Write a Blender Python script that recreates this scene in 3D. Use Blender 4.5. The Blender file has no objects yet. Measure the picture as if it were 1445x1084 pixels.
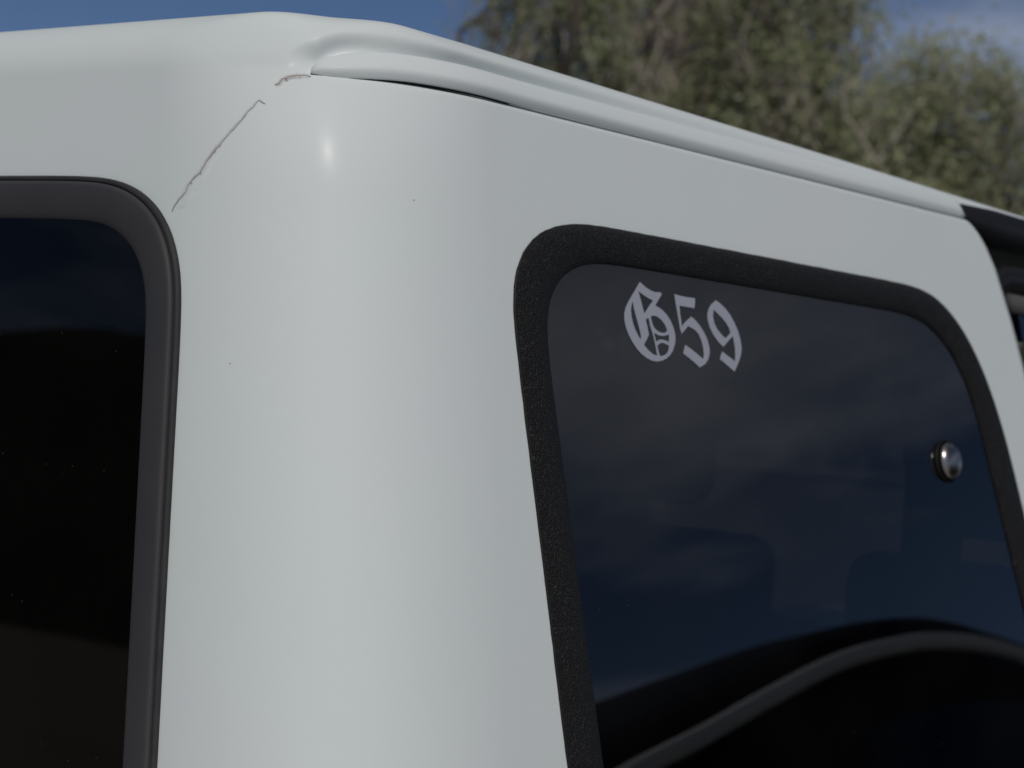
import bpy, bmesh, math, random
from mathutils import Vector, Matrix
from mathutils.bvhtree import BVHTree
random.seed(7)
SC = bpy.context.scene
COL = SC.collection
rad = math.radians

# ------------------------------------------------------------------ camera
CAMPOS = Vector((-1.18907, -1.16672, 1.50001))
RIGHT = Vector((0.6356747, -0.7676015, 0.0818884))
DOWN = Vector((0.0585000, -0.0578734, -0.9966085))
FWD = Vector((0.7697373, 0.6383092, 0.0081161))
cam = bpy.data.cameras.new('camera')
camo = bpy.data.objects.new('camera', cam)
COL.objects.link(camo)
camo.matrix_world = Matrix(((RIGHT.x, -DOWN.x, -FWD.x, CAMPOS.x),
                            (RIGHT.y, -DOWN.y, -FWD.y, CAMPOS.y),
                            (RIGHT.z, -DOWN.z, -FWD.z, CAMPOS.z), (0, 0, 0, 1)))
cam.sensor_width = 36.0
cam.lens = 36.0 * 3000 / 1445
cam.clip_start = 0.02
cam.clip_end = 3000
cam.dof.use_dof = True
cam.dof.focus_distance = 1.72
cam.dof.aperture_fstop = 8.0
SC.camera = camo

# ------------------------------------------------------------------ sun and sky
SUN_EL, SUN_AZ = 42.5, 226.0          # azimuth clockwise from +Y
sd = bpy.data.lights.new('sun', 'SUN')
sd.energy = 2.0
sd.angle = rad(0.53)
sd.color = (1.0, 0.95, 0.88)
so = bpy.data.objects.new('sun', sd)
COL.objects.link(so)
svec = Vector((math.sin(rad(SUN_AZ)) * math.cos(rad(SUN_EL)), math.cos(rad(SUN_AZ)) * math.cos(rad(SUN_EL)), math.sin(rad(SUN_EL))))
so.rotation_euler = svec.to_track_quat('Z', 'Y').to_euler()
so.location = svec * 30

CLOUD_X, CLOUD_Y = 4.48, 25.34
world = bpy.data.worlds.new('World')
SC.world = world
world.use_nodes = True
wn, wl = world.node_tree.nodes, world.node_tree.links
bg = wn['Background']
bg.inputs[1].default_value = 0.058
sky = wn.new('ShaderNodeTexSky')
sky.sky_type = 'NISHITA'
sky.sun_disc = False
sky.sun_elevation = rad(SUN_EL)
sky.sun_rotation = rad(SUN_AZ)
sky.altitude = 4000
sky.air_density = 0.65
sky.dust_density = 0.05
sky.ozone_density = 3.0
tc = wn.new('ShaderNodeTexCoord')
sx = wn.new('ShaderNodeSeparateXYZ')
za = wn.new('ShaderNodeMath'); za.operation = 'MAXIMUM'; za.inputs[1].default_value = 0.0
zb = wn.new('ShaderNodeMath'); zb.operation = 'ADD'; zb.inputs[1].default_value = 0.12
dv = wn.new('ShaderNodeVectorMath'); dv.operation = 'DIVIDE'
cx = wn.new('ShaderNodeCombineXYZ')
wl.new(tc.outputs['Generated'], sx.inputs[0])
wl.new(sx.outputs['Z'], za.inputs[0]); wl.new(za.outputs[0], zb.inputs[0])
for k_ in range(3): wl.new(zb.outputs[0], cx.inputs[k_])
mp = wn.new('ShaderNodeMapping')
mp.inputs['Location'].default_value = (CLOUD_X, CLOUD_Y, 0)
mp.inputs['Scale'].default_value = (1, 1, 0)
wl.new(tc.outputs['Generated'], dv.inputs[0]); wl.new(cx.outputs[0], dv.inputs[1])
wl.new(dv.outputs[0], mp.inputs[0])
cn = wn.new('ShaderNodeTexNoise')
cn.inputs['Scale'].default_value = 0.55
cn.inputs['Detail'].default_value = 7
cn.inputs['Roughness'].default_value = 0.55
cr = wn.new('ShaderNodeValToRGB')
cr.color_ramp.elements[0].position = 0.49
cr.color_ramp.elements[1].position = 0.78
cm = wn.new('ShaderNodeMath'); cm.operation = 'MULTIPLY'; cm.inputs[1].default_value = 0.72
mx = wn.new('ShaderNodeMix'); mx.data_type = 'RGBA'
mx.inputs['B'].default_value = (14.0, 14.3, 15.2, 1)
wl.new(mp.outputs[0], cn.inputs['Vector'])
wl.new(cn.outputs[0], cr.inputs[0])
wl.new(cr.outputs[0], cm.inputs[0])
wl.new(cm.outputs[0], mx.inputs['Factor'])
wl.new(sky.outputs[0], mx.inputs['A'])
wl.new(mx.outputs['Result'], bg.inputs[0])

SC.view_settings.view_transform = 'Standard'
SC.view_settings.look = 'None'
SC.view_settings.gamma = 1.0
SC.view_settings.use_curve_mapping = False
SC.view_settings.exposure = -0.25
SC.render.engine = 'CYCLES'
SC.cycles.max_bounces = 8
SC.cycles.transparent_max_bounces = 16

# ------------------------------------------------------------------ materials
def mat(name, color, rough=0.5, metal=0.0, spec=0.5, bump=None, vary=None, coat=0.0):
    """bump=(scale, strength, distance, kind); vary=(scale, color2, lo, hi)"""
    m = bpy.data.materials.new(name)
    m.use_nodes = True
    n, l = m.node_tree.nodes, m.node_tree.links
    p = n['Principled BSDF']
    p.inputs['Base Color'].default_value = (*color, 1)
    p.inputs['Roughness'].default_value = rough
    p.inputs['Metallic'].default_value = metal
    p.inputs['Specular IOR Level'].default_value = spec
    if coat:
        p.inputs['Coat Weight'].default_value = coat
        p.inputs['Coat Roughness'].default_value = 0.08
    co = n.new('ShaderNodeTexCoord')
    if vary:
        t = n.new('ShaderNodeTexNoise')
        t.inputs['Scale'].default_value = vary[0]
        t.inputs['Detail'].default_value = 6
        r = n.new('ShaderNodeValToRGB')
        r.color_ramp.elements[0].position = vary[2]
        r.color_ramp.elements[0].color = (*color, 1)
        r.color_ramp.elements[1].position = vary[3]
        r.color_ramp.elements[1].color = (*vary[1], 1)
        l.new(co.outputs['Object'], t.inputs['Vector'])
        l.new(t.outputs[0], r.inputs[0])
        l.new(r.outputs[0], p.inputs['Base Color'])
    if bump:
        if bump[3] == 'voronoi':
            t = n.new('ShaderNodeTexVoronoi')
            t.feature = 'DISTANCE_TO_EDGE'
        else:
            t = n.new('ShaderNodeTexNoise')
            t.inputs['Detail'].default_value = 4
        t.inputs['Scale'].default_value = bump[0]
        l.new(co.outputs['Object'], t.inputs['Vector'])
        b = n.new('ShaderNodeBump')
        b.inputs['Strength'].default_value = bump[1]
        b.inputs['Distance'].default_value = bump[2]
        l.new(t.outputs[0], b.inputs['Height'])
        l.new(b.outputs[0], p.inputs['Normal'])
    return m

def paint_material():
    m = mat('white_gelcoat', (0.74, 0.76, 0.76), 0.5, 0, 0.12, bump=(220, 0.04, 0.0005, 'noise'))
    m.node_tree.nodes['Principled BSDF'].inputs['Coat Weight'].default_value = 0.07
    m.node_tree.nodes['Principled BSDF'].inputs['Coat Roughness'].default_value = 0.22
    n, l = m.node_tree.nodes, m.node_tree.links
    p = n['Principled BSDF']
    co = n.new('ShaderNodeTexCoord')
    st = n.new('ShaderNodeTexNoise'); st.inputs['Scale'].default_value = 1; st.inputs['Detail'].default_value = 3
    sm = n.new('ShaderNodeMapping'); sm.inputs['Scale'].default_value = (340, 340, 9)
    sb = n.new('ShaderNodeBump'); sb.inputs['Strength'].default_value = 0.05; sb.inputs['Distance'].default_value = 0.0008
    l.new(co.outputs['Object'], sm.inputs[0]); l.new(sm.outputs[0], st.inputs['Vector'])
    l.new(st.outputs[0], sb.inputs['Height'])
    old = p.inputs['Normal'].links[0].from_socket
    l.new(old, sb.inputs['Normal']); l.new(sb.outputs[0], p.inputs['Normal']); l.new(sb.outputs[0], p.inputs['Coat Normal'])
    # broad faint chalking plus tiny dirt specks
    a = n.new('ShaderNodeTexNoise'); a.inputs['Scale'].default_value = 5; a.inputs['Detail'].default_value = 5
    r = n.new('ShaderNodeValToRGB')
    r.color_ramp.elements[0].position = 0.35; r.color_ramp.elements[0].color = (0.745, 0.802, 0.780, 1)
    r.color_ramp.elements[1].position = 0.70; r.color_ramp.elements[1].color = (0.765, 0.797, 0.788, 1)
    v = n.new('ShaderNodeTexVoronoi'); v.inputs['Scale'].default_value = 42
    s = n.new('ShaderNodeValToRGB')
    s.color_ramp.elements[0].position = 0.022; s.color_ramp.elements[0].color = (0.38, 0.36, 0.33, 1)
    s.color_ramp.elements[1].position = 0.040; s.color_ramp.elements[1].color = (1, 1, 1, 1)
    # only some of the cells carry a speck
    g = n.new('ShaderNodeMath'); g.operation = 'GREATER_THAN'; g.inputs[1].default_value = 0.91
    sp = n.new('ShaderNodeSeparateColor')
    k = n.new('ShaderNodeMix'); k.data_type = 'RGBA'; k.blend_type = 'MULTIPLY'
    for t in (a, v):
        l.new(co.outputs['Object'], t.inputs['Vector'])
    l.new(a.outputs[0], r.inputs[0])
    l.new(v.outputs['Distance'], s.inputs[0])
    l.new(v.outputs['Color'], sp.inputs[0])
    l.new(sp.outputs[0], g.inputs[0])
    l.new(g.outputs[0], k.inputs['Factor'])
    l.new(r.outputs[0], k.inputs['A'])
    l.new(s.outputs[0], k.inputs['B'])
    l.new(k.outputs['Result'], p.inputs['Base Color'])
    q = n.new('ShaderNodeMapRange')
    q.inputs[3].default_value = 0.46; q.inputs[4].default_value = 0.60
    l.new(a.outputs[0], q.inputs[0])
    l.new(q.outputs[0], p.inputs['Roughness'])
    return m

def glass_material(name, tint, f0, dust=0.0):
    m = bpy.data.materials.new(name)
    m.use_nodes = True
    n, l = m.node_tree.nodes, m.node_tree.links
    for x in list(n):
        n.remove(x)
    out = n.new('ShaderNodeOutputMaterial')
    tr = n.new('ShaderNodeBsdfTransparent'); tr.inputs[0].default_value = (*tint, 1)
    gl = n.new('ShaderNodeBsdfGlossy'); gl.inputs['Roughness'].default_value = 0.012
    lw = n.new('ShaderNodeLayerWeight'); lw.inputs[0].default_value = 0.5
    pw = n.new('ShaderNodeMath'); pw.operation = 'POWER'; pw.inputs[1].default_value = 5
    mr = n.new('ShaderNodeMapRange'); mr.inputs[3].default_value = f0; mr.inputs[4].default_value = 1.0
    mix = n.new('ShaderNodeMixShader')
    l.new(lw.outputs['Facing'], pw.inputs[0])
    l.new(pw.outputs[0], mr.inputs[0])
    l.new(mr.outputs[0], mix.inputs[0])
    l.new(tr.outputs[0], mix.inputs[1])
    l.new(gl.outputs[0], mix.inputs[2])
    last = mix
    if dust > 0:
        co = n.new('ShaderNodeTexCoord')
        v = n.new('ShaderNodeTexVoronoi'); v.inputs['Scale'].default_value = 95
        c = n.new('ShaderNodeMath'); c.operation = 'LESS_THAN'; c.inputs[1].default_value = 0.055
        sp = n.new('ShaderNodeSeparateColor')
        g = n.new('ShaderNodeMath'); g.operation = 'GREATER_THAN'; g.inputs[1].default_value = 0.80
        a = n.new('ShaderNodeMath'); a.operation = 'MULTIPLY'
        a2 = n.new('ShaderNodeMath'); a2.operation = 'MULTIPLY'; a2.inputs[1].default_value = 0.16
        # a thin even film of dust
        z = n.new('ShaderNodeTexNoise'); z.inputs['Scale'].default_value = 9; z.inputs['Detail'].default_value = 5
        zr = n.new('ShaderNodeMapRange'); zr.inputs[1].default_value = 0.35; zr.inputs[2].default_value = 0.75
        zr.inputs[3].default_value = 0.0; zr.inputs[4].default_value = dust
        ad = n.new('ShaderNodeMath'); ad.operation = 'ADD'; ad.use_clamp = True
        df = n.new('ShaderNodeBsdfDiffuse'); df.inputs[0].default_value = (0.45, 0.42, 0.38, 1)
        m2 = n.new('ShaderNodeMixShader')
        l.new(co.outputs['Object'], v.inputs['Vector']); l.new(co.outputs['Object'], z.inputs['Vector'])
        l.new(v.outputs['Distance'], c.inputs[0])
        l.new(v.outputs['Color'], sp.inputs[0]); l.new(sp.outputs[0], g.inputs[0])
        l.new(c.outputs[0], a.inputs[0]); l.new(g.outputs[0], a.inputs[1]); l.new(a.outputs[0], a2.inputs[0])
        l.new(z.outputs[0], zr.inputs[0])
        l.new(a2.outputs[0], ad.inputs[0]); l.new(zr.outputs[0], ad.inputs[1])
        l.new(ad.outputs[0], m2.inputs[0])
        l.new(mix.outputs[0], m2.inputs[1]); l.new(df.outputs[0], m2.inputs[2])
        last = m2
    l.new(last.outputs[0], out.inputs[0])
    return m

M = {}
M['paint'] = paint_material()
M['lining'] = mat('grey_hardtop_lining', (0.10, 0.10, 0.105), 0.9, bump=(300, 0.3, 0.001, 'noise'))
M['rubber_side'] = mat('black_grained_rubber', (0.0095, 0.0095, 0.0098), 0.62, 0, 0.35, bump=(400, 1.0, 0.0030, 'voronoi'))
M['rubber_rear'] = mat('weathered_grey_rubber', (0.046, 0.046, 0.050), 0.6, 0, 0.35, bump=(700, 0.25, 0.0006, 'noise'), vary=(14, (0.054, 0.053, 0.054), 0.4, 0.8))
M['lip'] = mat('black_rubber_lip', (0.010, 0.010, 0.010), 0.55, 0, 0.3)
M['lip_worn'] = mat('worn_rubber_lip', (0.030, 0.030, 0.030), 0.6, 0, 0.3, vary=(22, (0.048, 0.046, 0.044), 0.45, 0.8))
M['glass_side'] = glass_material('tinted_side_glass', (0.175, 0.175, 0.18), 0.10, 0.006)
M['glass_rear'] = glass_material('tinted_rear_glass', (0.09, 0.09, 0.095), 0.036, 0.004)
M['glass_clear'] = glass_material('clear_glass', (0.75, 0.78, 0.76), 0.045)
M['silver'] = mat('silver_vinyl', (0.41, 0.425, 0.485), 0.45, 0.0, 0.5, bump=(900, 0.1, 0.0003, 'noise'))
M['chrome'] = mat('dark_chrome', (0.38, 0.36, 0.335), 0.30, 1.0)
M['chrome_trim'] = mat('white_window_trim', (0.85, 0.85, 0.84), 0.35)
M['black_plastic'] = mat('black_plastic', (0.012, 0.012, 0.013), 0.42, 0, 0.4)
M['weather'] = mat('black_weatherstrip', (0.011, 0.011, 0.012), 0.5, 0, 0.4)
M['grey_felt'] = mat('grey_glass_run', (0.075, 0.073, 0.075), 0.8)
M['gap_shade'] = mat('black_gap_shade', (0.006, 0.006, 0.006), 0.8, 0, 0.2, bump=(400, 0.5, 0.001, 'noise'))  # near-black colour standing in for the shade under the drip rail
M['filler'] = mat('aged_body_filler', (0.68, 0.70, 0.68), 0.6, 0, 0.3, bump=(420, 0.8, 0.0008, 'noise'), vary=(55, (0.50, 0.485, 0.455), 0.42, 0.70))
M['crack'] = mat('dirt_in_crack', (0.32, 0.29, 0.255), 0.9, 0, 0.1)
M['seat'] = mat('dark_seat_cloth', (0.022, 0.022, 0.025), 0.9, bump=(400, 0.4, 0.001, 'noise'))
M['tire'] = mat('tyre_rubber', (0.02, 0.02, 0.02), 0.85, bump=(120, 0.4, 0.003, 'noise'))
M['rim'] = mat('painted_wheel_rim', (0.35, 0.35, 0.36), 0.35, 0.9)
M['black_paint'] = mat('gloss_black_paint', (0.006, 0.006, 0.007), 0.45, 0, 0.2)
M['black_glass'] = mat('black_window_glass', (0.003, 0.003, 0.004), 0.02, 0, 0.5)
M['lamp_red'] = mat('red_lamp_lens', (0.25, 0.01, 0.01), 0.2)
M['lamp_clear'] = mat('clear_lamp_lens', (0.6, 0.6, 0.6), 0.1)
M['ground'] = mat('dry_gravel_ground', (0.27, 0.24, 0.20), 0.95, bump=(60, 0.6, 0.02, 'noise'), vary=(0.6, (0.34, 0.30, 0.25), 0.35, 0.7))
M['asphalt'] = mat('pale_concrete', (0.44, 0.435, 0.415), 0.9, bump=(150, 0.5, 0.006, 'noise'), vary=(2, (0.52, 0.51, 0.49), 0.4, 0.7))
M['stucco'] = mat('pale_stucco', (0.46, 0.41, 0.33), 0.95, bump=(90, 0.5, 0.004, 'noise'), vary=(1.5, (0.36, 0.32, 0.26), 0.4, 0.7))
M['hill'] = mat('dry_scrub_hill', (0.040, 0.042, 0.030), 0.95, bump=(1.5, 0.8, 0.5, 'noise'), vary=(0.12, (0.075, 0.068, 0.052), 0.4, 0.7))
M['bark'] = mat('grey_brown_bark', (0.115, 0.092, 0.075), 0.9, bump=(60, 0.8, 0.01, 'noise'))
M['twig'] = mat('bare_twig', (0.38, 0.33, 0.29), 0.9)
def leaf_material(name, c1, c2):
    m = mat(name, c1, 0.36, 0, 0.6)
    n, l = m.node_tree.nodes, m.node_tree.links
    p = n['Principled BSDF']
    tl = n.new('ShaderNodeBsdfTranslucent'); mx_ = n.new('ShaderNodeMixShader'); mx_.inputs[0].default_value = 0.38
    l.new(p.outputs[0], mx_.inputs[1]); l.new(tl.outputs[0], mx_.inputs[2])
    l.new(mx_.outputs[0], n['Material Output'].inputs[0])
    at = n.new('ShaderNodeAttribute'); at.attribute_name = 'hue'
    r = n.new('ShaderNodeValToRGB')
    r.color_ramp.elements[0].color = (*c1, 1); r.color_ramp.elements[1].color = (*c2, 1)
    l.new(at.outputs['Fac'], r.inputs[0])
    l.new(r.outputs[0], p.inputs['Base Color'])
    l.new(r.outputs[0], tl.inputs[0])
    return m
M['leaf_green'] = leaf_material('olive_green_leaf', (0.210, 0.245, 0.105), (0.500, 0.515, 0.320))
M['leaf_brown'] = leaf_material('dusty_brown_green_leaf', (0.310, 0.270, 0.200), (0.540, 0.480, 0.380))
M['leaf_pale'] = leaf_material('pale_green_leaf', (0.250, 0.275, 0.130), (0.540, 0.545, 0.345))

# ------------------------------------------------------------------ helpers
def empty(name, loc, label=None, cat=None, group=None):
    o = bpy.data.objects.new(name, None)
    o.empty_display_size = 0.2
    COL.objects.link(o)
    o.location = loc
    if label: o['label'] = label
    if cat: o['category'] = cat
    if group: o['group'] = group
    return o

def world_loc(o):
    v = Vector(o.location)
    while o.parent:
        o = o.parent
        v = v + Vector(o.location)
    return v

def put(name, bm, mats, parent=None, smooth=True, label=None, kind=None, cat=None, group=None):
    """bmesh in world coordinates -> one mesh object, its origin at the parent's"""
    me = bpy.data.meshes.new(name)
    base = world_loc(parent) if parent else Vector((0, 0, 0))
    bmesh.ops.translate(bm, verts=bm.verts, vec=-base)
    bm.to_mesh(me)
    bm.free()
    for m in (mats if isinstance(mats, (list, tuple)) else [mats]):
        me.materials.append(M[m])
    if smooth:
        me.polygons.foreach_set('use_smooth', [True] * len(me.polygons))
    o = bpy.data.objects.new(name, me)
    COL.objects.link(o)
    if parent:
        o.parent = parent
    if label: o['label'] = label
    if kind: o['kind'] = kind
    if cat: o['category'] = cat
    if group: o['group'] = group
    return o

def add_box(bm, lo, hi, bevel=0.0, mi=0):
    r = bmesh.ops.create_cube(bm, size=1)
    c = [(a + b) / 2 for a, b in zip(lo, hi)]
    d = [b - a for a, b in zip(lo, hi)]
    for v in r['verts']:
        v.co = Vector((c[0] + v.co.x * d[0], c[1] + v.co.y * d[1], c[2] + v.co.z * d[2]))
    if bevel:
        es = list({e for v in r['verts'] for e in v.link_edges})
        bmesh.ops.bevel(bm, geom=es, offset=bevel, segments=3, affect='EDGES', profile=0.5)

def add_tube(bm, pts, radii, sides=10, cap=True):
    pts = [Vector(p) for p in pts]
    if not isinstance(radii, (list, tuple)):
        radii = [radii] * len(pts)
    rings = []
    ref = None
    for i, p in enumerate(pts):
        t = (pts[min(i + 1, len(pts) - 1)] - pts[max(i - 1, 0)]).normalized()
        if ref is None:
            ref = t.orthogonal().normalized()
        ref = (ref - t * ref.dot(t)).normalized()
        b = t.cross(ref)
        rings.append([bm.verts.new(p + (ref * math.cos(2 * math.pi * k / sides) + b * math.sin(2 * math.pi * k / sides)) * radii[i]) for k in range(sides)])
    for a, b in zip(rings, rings[1:]):
        for k in range(sides):
            bm.faces.new((a[k], a[(k + 1) % sides], b[(k + 1) % sides], b[k]))
    if cap:
        bm.faces.new(rings[0][::-1]); bm.faces.new(rings[-1])

def add_lathe(bm, profile, origin, axis, segs=32):
    """profile: (radius, height along axis)"""
    axis = Vector(axis).normalized()
    u = axis.orthogonal().normalized()
    v = axis.cross(u)
    o = Vector(origin)
    rings = []
    for r, h in profile:
        if r < 1e-6:
            rings.append([bm.verts.new(o + axis * h)])
        else:
            rings.append([bm.verts.new(o + axis * h + (u * math.cos(2 * math.pi * k / segs) + v * math.sin(2 * math.pi * k / segs)) * r) for k in range(segs)])
    for a, b in zip(rings, rings[1:]):
        for k in range(segs):
            k2 = (k + 1) % segs
            if len(a) == 1 and len(b) == 1: continue
            if len(a) == 1: bm.faces.new((a[0], b[k], b[k2]))
            elif len(b) == 1: bm.faces.new((a[k], a[k2], b[0]))
            else: bm.faces.new((a[k], a[k2], b[k2], b[k]))

def smoothstep(a, b, x):
    t = max(0.0, min(1.0, (x - a) / (b - a)))
    return t * t * (3 - 2 * t)

def lerp(a, b, t):
    return a + (b - a) * t

def contour(segs, n=48):
    """segs: list of ('c', p0, ctrl, p2) corner curves; straight runs join them; fixed counts so contours correspond"""
    pts = []
    m = len(segs)
    for i, (p0, c, p2) in enumerate(segs):
        for k in range(n + 1):
            t = k / n
            pts.append(((1 - t) ** 2 * p0[0] + 2 * t * (1 - t) * c[0] + t * t * p2[0], (1 - t) ** 2 * p0[1] + 2 * t * (1 - t) * c[1] + t * t * p2[1]))
        nx = segs[(i + 1) % m][0]
        for k in range(1, n):
            t = k / n
            pts.append((lerp(p2[0], nx[0], t), lerp(p2[1], nx[1], t)))
    for _ in range(40):
        q = len(pts)
        pts = [((pts[i - 1][0] + 2 * pts[i][0] + pts[(i + 1) % q][0]) / 4, (pts[i - 1][1] + 2 * pts[i][1] + pts[(i + 1) % q][1]) / 4) for i in range(q)]
    return pts

def inside(poly, x, y):
    r = False
    j = len(poly) - 1
    for i in range(len(poly)):
        xi, yi = poly[i]; xj, yj = poly[j]
        if (yi > y) != (yj > y) and x < (xj - xi) * (y - yi) / (yj - yi) + xi:
            r = not r
        j = i
    return r

# ------------------------------------------------------------------ setting: ground, yard, hills
bm = bmesh.new()
bmesh.ops.create_grid(bm, x_segments=40, y_segments=40, size=1200)
put('ground', bm, 'ground', kind='structure')
bm = bmesh.new()
vs = [bm.verts.new(p) for p in ((-14, -12, 0.004), (9.0, -12, 0.004), (9.0, 5.0, 0.004), (-14, 5.0, 0.004))]
bm.faces.new(vs)
put('parking_area', bm, 'asphalt', kind='structure', smooth=False)
# low scrub ridges that ring the yard at a distance
def ridge(name, cx, cy, ang, length, height, depth, seed):
    rnd = random.Random(seed)
    ph = [rnd.uniform(0, 6.28) for _ in range(6)]
    bm = bmesh.new()
    nx, ny = 90, 14
    ca, sa = math.cos(ang), math.sin(ang)
    grid = []
    for i in range(nx + 1):
        u = i / nx * 2 - 1
        row = []
        hh = height * (1 - abs(u) ** 3) * (0.80 + 0.12 * math.sin(u * 4 + ph[0]) + 0.07 * math.sin(u * 11 + ph[1]) + 0.03 * math.sin(u * 29 + ph[2]))
        for j in range(ny + 1):
            v = j / ny * 2 - 1
            z = hh * math.cos(v * math.pi / 2) ** 1.3 + 0.02 * height * math.sin(u * 40 + v * 9 + ph[3]) * math.cos(v * math.pi / 2) - 0.3
            x, y = u * length / 2, v * depth / 2
            row.append(bm.verts.new((cx + x * ca - y * sa, cy + x * sa + y * ca, z)))
        grid.append(row)
    for i in range(nx):
        for j in range(ny):
            bm.faces.new((grid[i][j], grid[i + 1][j], grid[i + 1][j + 1], grid[i][j + 1]))
    return put(name, bm, 'hill', kind='structure')
ridge('hill', -75, 98, rad(37), 240, 18.4, 60, 3)
ridge('hill', 190, 150, rad(130), 300, 14, 80, 5)

# ------------------------------------------------------------------ the white vehicle
T = math.tan(rad(12.5)); CT = math.cos(rad(12.5)); ST = math.sin(rad(12.5))
TR = math.tan(rad(5.0)); CR = math.cos(rad(5.0)); SR = math.sin(rad(5.0))
ZC = 1.5
W = 1.60                      # width between the two side planes at height ZC
ZR = 1.7640                   # underside of the drip rail
RF = 0.135                    # fillet radius of the rear corner
car = empty('off_road_vehicle', (1.7, W / 2, 0), 'white off-road vehicle with hardtop, tinted windows and a G59 decal', 'off-road vehicle')

def side_pt(s, h, out=0.0):   # right side plane: s along the car, h up the plane, out = proud of it
    return Vector((s, h * ST - out * CT, ZC + h * CT + out * ST))
def rear_pt(y, h, out=0.0):
    return Vector((h * SR - out * CR, y, ZC + h * CR + out * SR))

SIDE_OUT = contour([((0.2316, 0.068), (0.230, 0.172), (0.368, 0.1722)),
                    ((0.955, 0.1727), (1.103, 0.1727), (1.1575, -0.035)),
                    ((1.262, -0.475), (1.276, -0.54), (1.20, -0.54)),
                    ((0.335, -0.54), (0.264, -0.54), (0.2605, -0.47))])
SIDE_IN = contour([((0.2770, 0.045), (0.2740, 0.1385), (0.388, 0.1385)),
                   ((0.925, 0.1392), (1.065, 0.1392), (1.095, 0.0)),
                   ((1.2155, -0.455), (1.230, -0.505), (1.165, -0.505)),
                   ((0.375, -0.505), (0.316, -0.505), (0.3125, -0.455))])
def mirror_y(c):
    return [(W - y, h) for y, h in c]
def rear_contour(a, b, bot):
    # a: top right corner (from top run to side run), b: bottom right corner; mirrored for the left half
    segs = [a, b]
    ml = lambda s: tuple((W - p[0], p[1]) for p in s[::-1])
    return contour(segs + [ml(b), ml(a)])
REAR_OUT = rear_contour(((0.34, 0.1693), (0.205, 0.1693), (0.189, 0.050)), ((0.1095, -0.50), (0.101, -0.56), (0.175, -0.56)), 0)
REAR_IN = rear_contour(((0.345, 0.131), (0.2455, 0.131), (0.2325, 0.040)), ((0.156, -0.475), (0.149, -0.52), (0.215, -0.52)), 0)
SIDE_MID = [((a[0] + b[0]) / 2, (a[1] + b[1]) / 2) for a, b in zip(SIDE_OUT, SIDE_IN)]
REAR_MID = [((a[0] + b[0]) / 2, (a[1] + b[1]) / 2) for a, b in zip(REAR_OUT, REAR_IN)]

END = [(0.2722, 1.1053), (0.262, 1.135), (0.2432, 1.1583), (0.2145, 1.179), (0.150, 1.206), (0.0942, 1.2235), (-0.10, 1.270), (-0.40, 1.335), (-0.62, 1.382)]
def s_end(h):
    if h >= END[0][0]: return END[0][1]
    for (h0, s0), (h1, s1) in zip(END, END[1:]):
        if h1 <= h <= h0:
            return lerp(s0, s1, (h0 - h) / (h0 - h1))
    return END[-1][1]

def roof_rt(s):
    return 0.056 - 0.020 * max(0.0, min(1.3, (s - 0.20) / 1.0))

ROOF_IN = 0.062
def arc(t, rt, tilt):
    """roof rounding, t 0..1 -> (inward, up)"""
    p1 = (0.5 * rt * tilt, 0.5 * rt); p2 = (ROOF_IN * 0.42, rt * 0.985)
    q = 1 - t
    return (3 * q * q * t * p1[0] + 3 * q * t * t * p2[0] + t ** 3 * ROOF_IN,
            3 * q * q * t * p1[1] + 3 * q * t * t * p2[1] + t ** 3 * rt)

LF = 0.205
def corner_pt(z0, cv, inw):
    """corner column: an eased curve low down, a plain arc where it rolls into the roof; returns point and outward normal"""
    xr, ys = (z0 - ZC) * TR, (z0 - ZC) * T
    a = cv * math.pi / 2
    rr = max(RF - inw, 0.004)
    ex = max(0.0, inw - (RF - 0.004))
    cx_, cy_ = xr + RF - rr * math.cos(a) + ex * (1 - cv), ys + RF - rr * math.sin(a) + ex * cv
    k, t, q = 0.70, cv, 1 - cv
    P0, P1, P2, P3 = (0, LF), (0, LF * (1 - k)), (LF * (1 - k), 0), (LF, 0)
    bp = [q**3 * P0[i] + 3*q*q*t * P1[i] + 3*q*t*t * P2[i] + t**3 * P3[i] for i in (0, 1)]
    bd = [q*q * (P1[i] - P0[i]) + 2*q*t * (P2[i] - P1[i]) + t*t * (P3[i] - P2[i]) for i in (0, 1)]
    n = Vector((bd[1], -bd[0], 0)).normalized()
    w = smoothstep(0.004, 0.05, inw)
    x, y = xr + bp[0] - n.x * inw, ys + bp[1] - n.y * inw
    return lerp(x, cx_, w), lerp(y, cy_, w), n

# rows: plain heights, then roof-arc parameters
rows = [('z', 0.90 + (ZR - 0.006 - 0.90) * i / 106) for i in range(107)]
rows += [('z', ZR - 0.003), ('z', ZR - 0.001)]
FIRST_ROOF = len(rows)
rows += [('a', i / 46) for i in range(47)]
rows += [('r', 0.02), ('r', 0.045)]

# columns: rear half (y from centre to corner), fillet, side
cols = [('r', i / 80) for i in range(80)]
NF = 72
cols += [('f', i / NF) for i in range(NF + 1)]
NS = 130
cols += [('s', i / NS) for i in range(1, NS + 1)]
LASTC = len(cols)
ROOF_FRONT = 2.55
cols += [('x', i / 30) for i in range(1, 31)]

def barrel(z, a):
    """the corner column leans in a little more towards its top"""
    d = max(0.0, min(z, ZR + 0.004) - 1.66)
    return 1.55 * d * d * math.sin(2 * a) ** 2

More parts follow.
